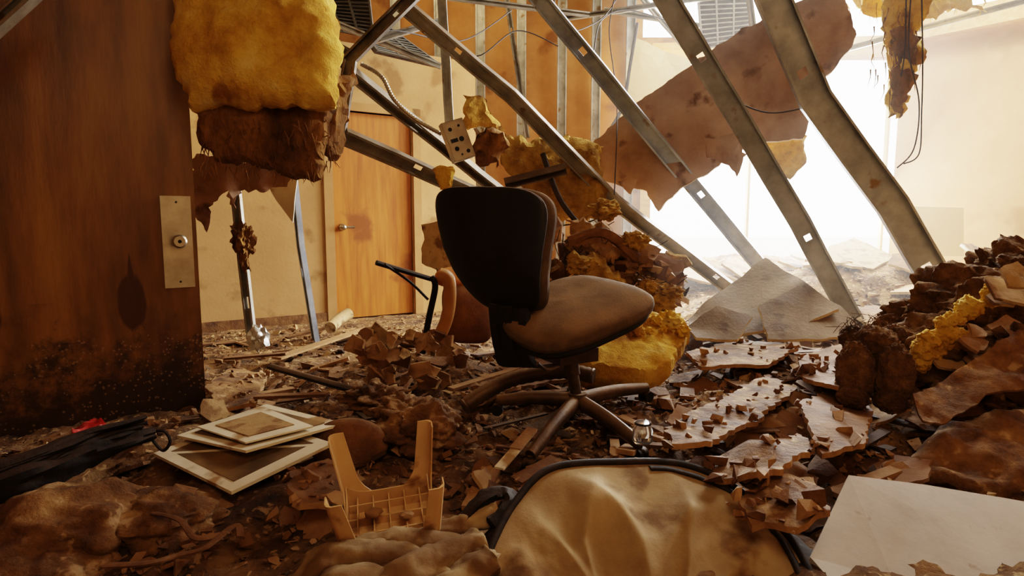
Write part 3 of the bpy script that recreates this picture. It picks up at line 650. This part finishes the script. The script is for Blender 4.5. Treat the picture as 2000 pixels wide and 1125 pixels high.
b=B(); b.slab(PX([(1345,625,4.5),(1400,575,4.6),(1495,505,4.7),(1560,545,4.4),(1640,605,4.0),(1560,640,3.95),(1450,655,4.0),(1350,650,4.1)]),.02,.04,.006,.004,3,mi=(0,0,1)); b.slab(PX([(1480,600,4.1),(1560,560,4.3),(1640,600,4.1),(1700,660,3.9),(1600,665,3.8),(1500,665,3.8)]),.02,.04,.008,.006,4,mi=(0,0,1))
b.slab(PX([(1340,640,4.0),(1400,600,4.1),(1470,620,4.0),(1440,665,3.8),(1360,662,3.8)]),.02,.04,.008,.006,4,mi=(0,0,1))
b.obj('fallen_drywall_slab',[m_slab,m_gyp],angle=20)
for k in range(56):
    for _ in range(20):
        x=R.uniform(1.9,4.9);y=R.uniform(4.5,7.1)
        if okxy(x,y,.3): break
    z=H(x,y)+R.uniform(.02,.12); s_=R.uniform(.12,.5); a=R.uniform(0,6.28)
    tl=V((R.uniform(-.35,.35),R.uniform(-.5,.1),1)).normalized(); u=tl.cross(V((math.cos(a),math.sin(a),0))).normalized(); w=tl.cross(u)
    poly=[V((x,y,z))+u*math.cos(t)*s_*R.uniform(.6,1)+w*math.sin(t)*s_*R.uniform(.5,.8) for t in (0,1.2,2.4,3.6,4.9)]
    b=B(); b.slab(poly,.025,.05,.008,.006,5,mi=(0,0,1)); b.obj('plasterboard_fragment',[R.choice([m_crm,m_tan,m_slab,m_dry,m_brs,m_mud]),m_gyp],angle=35)
# right heap
b=B(); b.blob(P(1960,650,3.1),(.55,.4,.34),.3,2.2,6,0,seed=2,fuzz=.05); b.blob(P(1850,690,2.9),(.24,.22,.18),.3,2.2,5,0,seed=6,fuzz=.06); b.blob(P(2040,570,3.2),(.38,.35,.28),.3,3,6,0,seed=11,fuzz=.05)
for i in range(70): 
    px=R.uniform(1790,2020); py=760-(px-1790)*1.05+R.uniform(0,200)
    b.chunk(P(px,py,2.75+R.uniform(-.1,.15)),R.uniform(.02,.06),0,rz=R.uniform(0,6),flat=.5,tilt=.7)
for i in range(34):
    px=R.uniform(1800,2020); py=740-(px-1790)*1.0+R.uniform(0,210); c_=P(px,py,2.68+R.uniform(-.06,.1)); s_=R.uniform(.04,.12)
    b.slab([c_+V((math.cos(q)*s_*R.uniform(.6,1),math.sin(q)*s_*.6,math.sin(q)*s_*.5+R.uniform(-.02,.02))) for q in (0,1.3,2.5,3.7,5.0)],.014,.025,.006,.006,8,mi=(R.choice([1,2,1]),)*3)
b.obj('wet_insulation_heap',[m_heap,m_tan,m_crm],angle=50)
b=B()
for i in range(26):
    t=R.random(); px=1790+t*170; py=690-t*150+R.uniform(-15,40); b.blob(P(px,py,2.72),(R.uniform(.02,.05),)*3,.35,2,4,0,seed=i,fuzz=.1)
b.obj('insulation_tufts',[m_yel],angle=60)
b=B()
for px,py,Y,r in ((1670,730,2.62,(.075,.08,.14)),(1745,735,2.58,(.08,.08,.14)),(1705,680,2.7,(.115,.1,.10)),(1665,660,2.75,(.055,.06,.055)),(1745,655,2.75,(.05,.05,.05)),(1738,785,2.52,(.06,.08,.045)),(1665,775,2.56,(.055,.08,.045))): b.blob(P(px,py,Y),r,.12,3,5,0,seed=px,fuzz=.08)
for i in range(26):
    p=P(R.uniform(1650,1740),650,2.72); b.tube(smooth([p,p+V((R.uniform(-.05,.05),0,R.uniform(.02,.08))),p+V((R.uniform(-.12,.12),-.03,R.uniform(-.02,.1)))],4),.0015,4,0)
b.obj('plush_toy',[m_heap],angle=60)
b=B()
b.slab(PX([(1780,780,2.4),(1850,740,2.5),(1990,640,2.6),(2060,640,2.6),(2060,760,2.4),(1930,770,2.35),(1850,830,2.3),(1800,825,2.3)]),.012,.02,.006,.04,6,mi=(0,0,0))
b.obj('kraft_paper_sheet',[m_mud],angle=30)
b=B(); b.slab(PX([(1775,890,2.3),(1850,820,2.45),(2050,800,2.4),(2080,1000,2.05),(1900,975,2.1),(1780,935,2.2)]),.1,.02,.008,.05,6,puff=.05); b.obj('brown_blanket',[m_mud],angle=70)
b=B(); b.slab(PX([(1480,930,2.2),(1560,900,2.3),(1600,940,2.2),(1570,975,2.1),(1500,960,2.15)]),.015,.02,.01,.03,8,mi=(0,0,0)); b.slab(PX([(1530,990,2.0),(1620,960,2.1),(1640,1030,1.95),(1570,1050,1.9)]),.03,.02,.01,.03,8,mi=(2,2,2)); b.obj('torn_paper_scraps',[m_tan,m_crm,m_drk],angle=30)
DP=[]
for poly,z,mm in (([(1300,840),(1390,790),(1500,735),(1560,760),(1480,820),(1380,870),(1310,875)],.2,m_mud),([(1370,905),(1480,860),(1560,850),(1590,880),(1500,930),(1400,940)],.2,m_mud),([(1560,700),(1650,670),(1700,720),(1640,760),(1570,740)],.25,m_brs),([(1340,690),(1450,665),(1560,680),(1500,715),(1370,720)],.2,m_mud),([(1440,980),(1500,930),(1590,940),(1620,1000),(1560,1040),(1470,1030)],.17,m_mud),([(1560,790),(1640,760),(1700,800),(1690,870),(1600,890)],.2,m_brs),([(1050,690),(1120,740),(1000,760),(930,790),(900,770)],.1,m_brs),([(560,930),(640,900),(700,930),(640,990),(570,985)],.1,m_brs),([(400,760),(450,720),(520,730),(500,790),(430,800)],.1,m_mud)):
    g=[G(x,y,z+R.uniform(-.04,.05)) for x,y in poly]; DP.append(g)
    b=B(); b.slab(g,.02,.025,.012,.010,6,mi=(0,0,1),jf=25); b.obj('drywall_piece',[mm,m_tan],angle=30)
b=B(); c_=P(1255,850,2.35)-V((0,0,.03)); b.tube([c_,c_+V((0,0,.01)),c_+V((0,0,.05)),c_+V((0,0,.075))],[.032,.04,.04,.03],20,0); b.tube([c_+V((0,0,.075)),c_+V((0,0,.085))],[.033,.033],20,0); b.obj('glass_jar',[m_glass])
b=B(); p1=P(975,915,2.15);p2=P(1040,840,2.4); d=(p2-p1).normalized(); s_=d.cross(V((0,0,1))).normalized(); b.bar(p1,p2,s_,s_.cross(d),0,0,.02,.004,0); b.bar(p1.lerp(p2,.45),p2,s_,s_.cross(d),0,.006,.023,.004,1); b.obj('putty_knife',[m_mat,m_tan],smooth=False)
b=B(); b.tube(PX([(528,716,3.5),(712,768,3.1)]),.025,10,flat=.7); b.obj('black_pipe',[m_shell])
b=B(); pts=smooth(PX([(905,795,2.75),(950,765,2.8),(1010,738,2.85),(1100,725,2.85),(1160,735,2.8)]),10); b.tube(pts,[.034+.004*(i%2) for i in range(len(pts))],12); b.obj('corrugated_hose',[m_blkmet])
b=B(); b.tube(smooth(PX([(645,640,5.0),(665,622,5.2),(682,612,5.3)])),.05,12); b.obj('rolled_paper',[m_crm])
b=B(); b.slab(PX([(1690,-30,4.4),(1820,-30,4.4),(1800,60,4.4),(1798,115,4.4),(1775,190,4.4),(1752,235,4.4),(1735,228,4.4),(1740,150,4.4),(1725,90,4.4),(1728,40,4.4)]),.09,.028,.03,.07,5,puff=.04,fib=.03,mi=(0,0,0))
b.slab(PX([(1745,60,4.35),(1800,70,4.35),(1780,185,4.35),(1750,232,4.35),(1738,180,4.35)]),.04,.025,.03,.05,6,puff=.02,fib=.02,mi=(1,1,1))
b.slab(PX([(1670,-30,4.6),(1730,-30,4.6),(1728,40,4.6),(1700,30,4.6)]),.08,.028,.03,.05,6,puff=.03,fib=.03)
for i in range(50):
    p=P(R.uniform(1700,1800),R.uniform(0,180),4.35); b.tube([p,p+V((R.uniform(-.02,.02),0,-.05)),p+V((R.uniform(-.03,.03),0,-R.uniform(.08,.16)))],[.006,.001],4,R.choice([0,1]))
b.obj('hanging_insulation',[m_yel,m_brn])
b=B(); b.slab(PX([(1640,-20,5.2),(1700,-20,5.2),(1735,0,5.2),(1900,-30,5.0),(1920,30,5.0),(1880,15,5.0),(1820,35,5.0),(1760,20,5.1),(1690,25,5.2)]),.08,.03,.04,.04,6,puff=.03,fib=.02)
for i in range(40):
    p=P(R.uniform(1640,1930),R.uniform(-10,20),R.uniform(4.9,5.2)); b.tube([p,p+V((R.uniform(-.03,.03),0,-.04)),p+V((R.uniform(-.05,.05),0,-R.uniform(.06,.15)))],[.007,.001],4,0)
b.obj('insulation_fringe',[m_yel])
for pts in ([(1780,-20,4.2),(1775,100,4.2),(1795,200,4.2),(1785,290,4.2),(1752,328,4.2)],[(1800,-20,4.2),(1802,120,4.2),(1800,220,4.2),(1795,300,4.2),(1765,320,4.2)],[(1770,-20,4.25),(1768,90,4.25),(1760,150,4.25)],[(1080,-20,5.5),(1100,60,5.6),(1170,40,5.8),(1210,-10,5.8)],[(1200,380,4.5),(1205,200,5),(1190,60,5.4),(1205,-20,5.5)],[(860,60,5),(930,110,5),(1010,60,5.2),(1090,90,5.4)],[(1160,100,5),(1175,40,5.2),(1230,20,5.4),(1330,50,5.6)],[(1610,200,4),(1500,220,4.2),(1400,180,4.4)],[(680,120,3.8),(760,60,4.2),(900,80,4.8),(1000,20,5.2)],[(1190,400,4.4),(1160,430,4.4),(1100,440,4.4)]):
    b=B(); b.tube(smooth(PX(pts)),.005,6); b.obj('hanging_cable',[m_cable])
# ---------------------------------------------------------------- scattered rubble
def clear(x,y):
    if not okxy(x,y,.05): return False
    if (x+.38)**2+(y-1.88)**2<.24**2: return False
    if -.1<x<.9 and y<2.02: return False
    if -.6<x<0 and y<1.85: return False
    if x>.72 and y<2.05 and x<2.0: return False
    if abs(x+1.05)<.42 and 2.0<y<2.72 : return False
    return True
b=B()
def plank(a,c,w,th,mi):
    a=V(a);c=V(c); d=(c-a).normalized(); s_=d.cross(V((0,0,1))).normalized(); b.bar(a,c,s_,s_.cross(d),0,0,w/2,th/2,mi)
for l in (((540,700),(720,640),.08,.07),((880,760),(1010,720),.05,.12),((440,700),(560,690),.06,.06),((500,775),(640,770),.05,.1),((560,660),(640,640),.05,.05)):
    z=l[3]; plank(G(*l[0],z),G(*l[1],z+.03),l[2],.015,R.choice([0,1]))
n=0
while n<170:
    y=R.uniform(2.0,5.2); x=R.uniform(-.6,.85)*y
    if not clear(x,y) or (x<.1*y and R.random()<.5): continue
    L=R.uniform(.08,.4); a=R.uniform(0,3.14); dx,dy=math.cos(a)*L/2,math.sin(a)*L/2
    if not (clear(x-dx,y-dy) and clear(x+dx,y+dy)): continue
    plank((x-dx,y-dy,H(x-dx,y-dy)+.02),(x+dx,y+dy,H(x+dx,y+dy)+.025),R.uniform(.02,.08),R.uniform(.006,.02),R.choice([0,1,1,1,2])); n+=1
b.obj('wood_lath_scraps',[m_tan,m_brs,m_drk],smooth=False)
def shard(b,x,y,s_,mi,lift=.0,til=.45):
    z=H(x,y)+lift; a=R.uniform(0,6.28); t=V((R.gauss(0,til),R.gauss(0,til),1)).normalized()
    u=t.cross(V((math.cos(a),math.sin(a),0))).normalized(); w=t.cross(u); k=R.randint(4,7); th=min(.014,s_*R.uniform(.08,.25)); el=R.uniform(.35,1)
    c=V((x,y,z)); vs=[]
    ang=sorted(R.uniform(0,6.28) for _ in range(k)); rad=[R.uniform(.7,1.1) for _ in ang]
    for q in (0,1):
        for an,rr in zip(ang,rad): 
            vs.append(c+u*math.cos(an)*s_*rr+w*math.sin(an)*s_*el*rr+t*(th*q))
    fs=[tuple(range(k))[::-1],tuple(range(k,2*k))]+[(i,(i+1)%k,k+(i+1)%k,k+i) for i in range(k)]
    b.add(vs,fs,mi)
b=B(); n=0
while n<11000:
    y=R.uniform(1.3,6.8); x=R.uniform(-.95,.95)*y
    if not clear(x,y): continue
    dens=.45+.7*noise.noise(V((x*1.3,y*1.3,4)))
    if x>.1*y: dens+=.2
    if R.random()>dens: continue
    s_=min(.10,math.exp(R.gauss(-4.3,.55)))
    pal=[0,1,1,1,0,3,0,1,2 if R.random()<.4 else 0] if not (x<-.15*y and y>3.7) else [0,2,0,1,2]
    shard(b,x,y,s_,R.choice(pal),lift=R.uniform(-.005,.02)); n+=1
b.obj('scattered_rubble',[m_tan,m_brs,m_crm,m_drk],smooth=False)
b=B(); n=0
for g in DP:
    c=sum(g,V())/len(g)
    for i in range(34):
        q=R.choice(g); t=R.random()**.6; p=c.lerp(q,t)+V((R.uniform(-.05,.05),R.uniform(-.05,.05),.012)); r=min(.05,math.exp(R.gauss(-4.0,.5)))
        b.chunk(p+V((0,0,r*.25)),r,R.choice([0,1,1,0]),k=9,flat=R.uniform(.3,.7),rz=R.uniform(0,6))
while n<3400:
    y=R.uniform(1.5,5.6);x=R.uniform(-.85,.9)*y; r=min(.1,math.exp(R.gauss(-3.9,.55)))
    if n<260: x=R.gauss(1.35,.3);y=R.gauss(3.0,.35)
    if n>=260 and x<.1*y and R.random()<.5: continue
    if not clear(x,y): n+=(n<260); continue
    b.chunk((x,y,H(x,y)+r*.25),r,R.choice([0,1,1,1,0,2,3]),k=R.randint(8,12),flat=R.uniform(.2,.6),rz=R.uniform(0,6)); n+=1
b.obj('plaster_lumps',[m_tan,m_brs,m_crm,m_drk],smooth=False)
mats5=[m_mud,m_brs,m_crm,m_dry,m_drk,m_tan]
b=B(); n=0
while n<260:
    y=R.uniform(1.8,5.2); x=R.uniform(-.8,.85)*y
    if not clear(x,y): continue
    if x<-.2*y and y>3.3 and R.random()<.6: continue
    if x<0 and R.random()<.35: continue
    s_=R.uniform(.03,.13)*(1.3 if x>.1*y else 1); a=R.uniform(0,6.28); t=V((R.gauss(0,.4),R.gauss(-.1,.4),1)).normalized(); u=t.cross(V((math.cos(a),math.sin(a),0))).normalized(); w=t.cross(u); c_=V((x,y,H(x,y)+.02))
    poly=[c_+u*math.cos(q)*s_*R.uniform(.6,1.1)+w*math.sin(q)*s_*R.uniform(.4,.9) for q in (0,1.3,2.4,3.6,5.0)]
    b.slab(poly,R.choice([.008,.014,.022]),.02,.005,.006,8,mi=(R.choice([0,0,1,1,5,3,4,5,2]),)*3,jf=30); n+=1
b.obj('broken_drywall_sheets',mats5,angle=30)
b=B()
for i in range(50):
    px=R.uniform(700,900);py=R.uniform(650,750); c_=P(px,py,R.uniform(3.1,3.5)); s_=R.uniform(.03,.1); a=R.uniform(0,6)
    poly=[c_+V((math.cos(q+a)*s_*R.uniform(.5,1),R.uniform(-.06,.06),math.sin(q+a)*s_*R.uniform(.4,1))) for q in (0,1.2,2.4,3.6,4.9)]
    b.slab(poly,.012,.02,.006,.006,8,mi=(R.choice([0,1,2,1,1]),)*3)
b.obj('broken_plaster_heap',[m_brs,m_tan,m_crm],angle=30)
# ---------------------------------------------------------------- dusty air by the broken opening
hz=bpy.data.materials.new('dusty_air'); hz.use_nodes=True; nt=hz.node_tree; nt.nodes.clear()
o_=nt.nodes.new('ShaderNodeOutputMaterial'); vsn=nt.nodes.new('ShaderNodeVolumeScatter'); vsn.inputs['Density'].default_value=.014; vsn.inputs['Anisotropy'].default_value=.45; vsn.inputs['Color'].default_value=(1,.95,.88,1)
nt.links.new(vsn.outputs[0],o_.inputs['Volume'])
b=B(); b.box((.9,3.7,.02),(4.5,7.6,4.0)); b.obj('dusty_air',[hz],smooth=False)
# ---------------------------------------------------------------- lights
def area(name,loc,target,sx,sy,pw,col):
    l=bpy.data.lights.new(name,'AREA'); l.shape='RECTANGLE'; l.size=sx;l.size_y=sy;l.energy=pw;l.color=col
    o=bpy.data.objects.new(name,l); bpy.context.collection.objects.link(o); o.location=loc
    o.rotation_euler=(V(target)-V(loc)).to_track_quat('-Z','Y').to_euler(); return o
area('daylight_opening',(3.2,8.3,2.0),(.8,3.0,.4),3.2,2.4,1800,(.98,.97,.96))
area('daylight_roof_gap',(3.8,6.4,4.5),(2.0,4.0,.2),2.5,2.0,560,(1,.96,.88))
area('hall_fill',(-2.6,4.4,2.6),(-2.0,5.6,.8),.8,.8,13,(1,.76,.44))  # added fill to brighten the hall wall, no fixture there
area('room_fill',(.4,.2,2.8),(.3,3.2,.5),1.4,1.4,31,(1,.70,.40))  # added warm fill above the camera, not a real lamp
area('upper_fill',(-.5,6.6,4.0),(0,7.6,2.0),2.5,.6,32,(1,.72,.40))  # added fill for the upper back wall, no source of its own
w=bpy.data.worlds.new('world'); bpy.context.scene.world=w; w.use_nodes=True
w.node_tree.nodes['Background'].inputs[0].default_value=(1,.98,.95,1); w.node_tree.nodes['Background'].inputs[1].default_value=9
cam=bpy.data.cameras.new('camera'); cam.sensor_width=36; cam.lens=F*36/2000; cam.clip_start=.05
co=bpy.data.objects.new('camera',cam); bpy.context.collection.objects.link(co); co.location=(0,0,CH); co.rotation_euler=(math.pi/2-TILT,0,0)
bpy.context.scene.camera=co
vs_=bpy.context.scene.view_settings
try: vs_.view_transform='Filmic'; vs_.look='Medium High Contrast'; vs_.exposure=.05
except Exception as ex: print(ex)
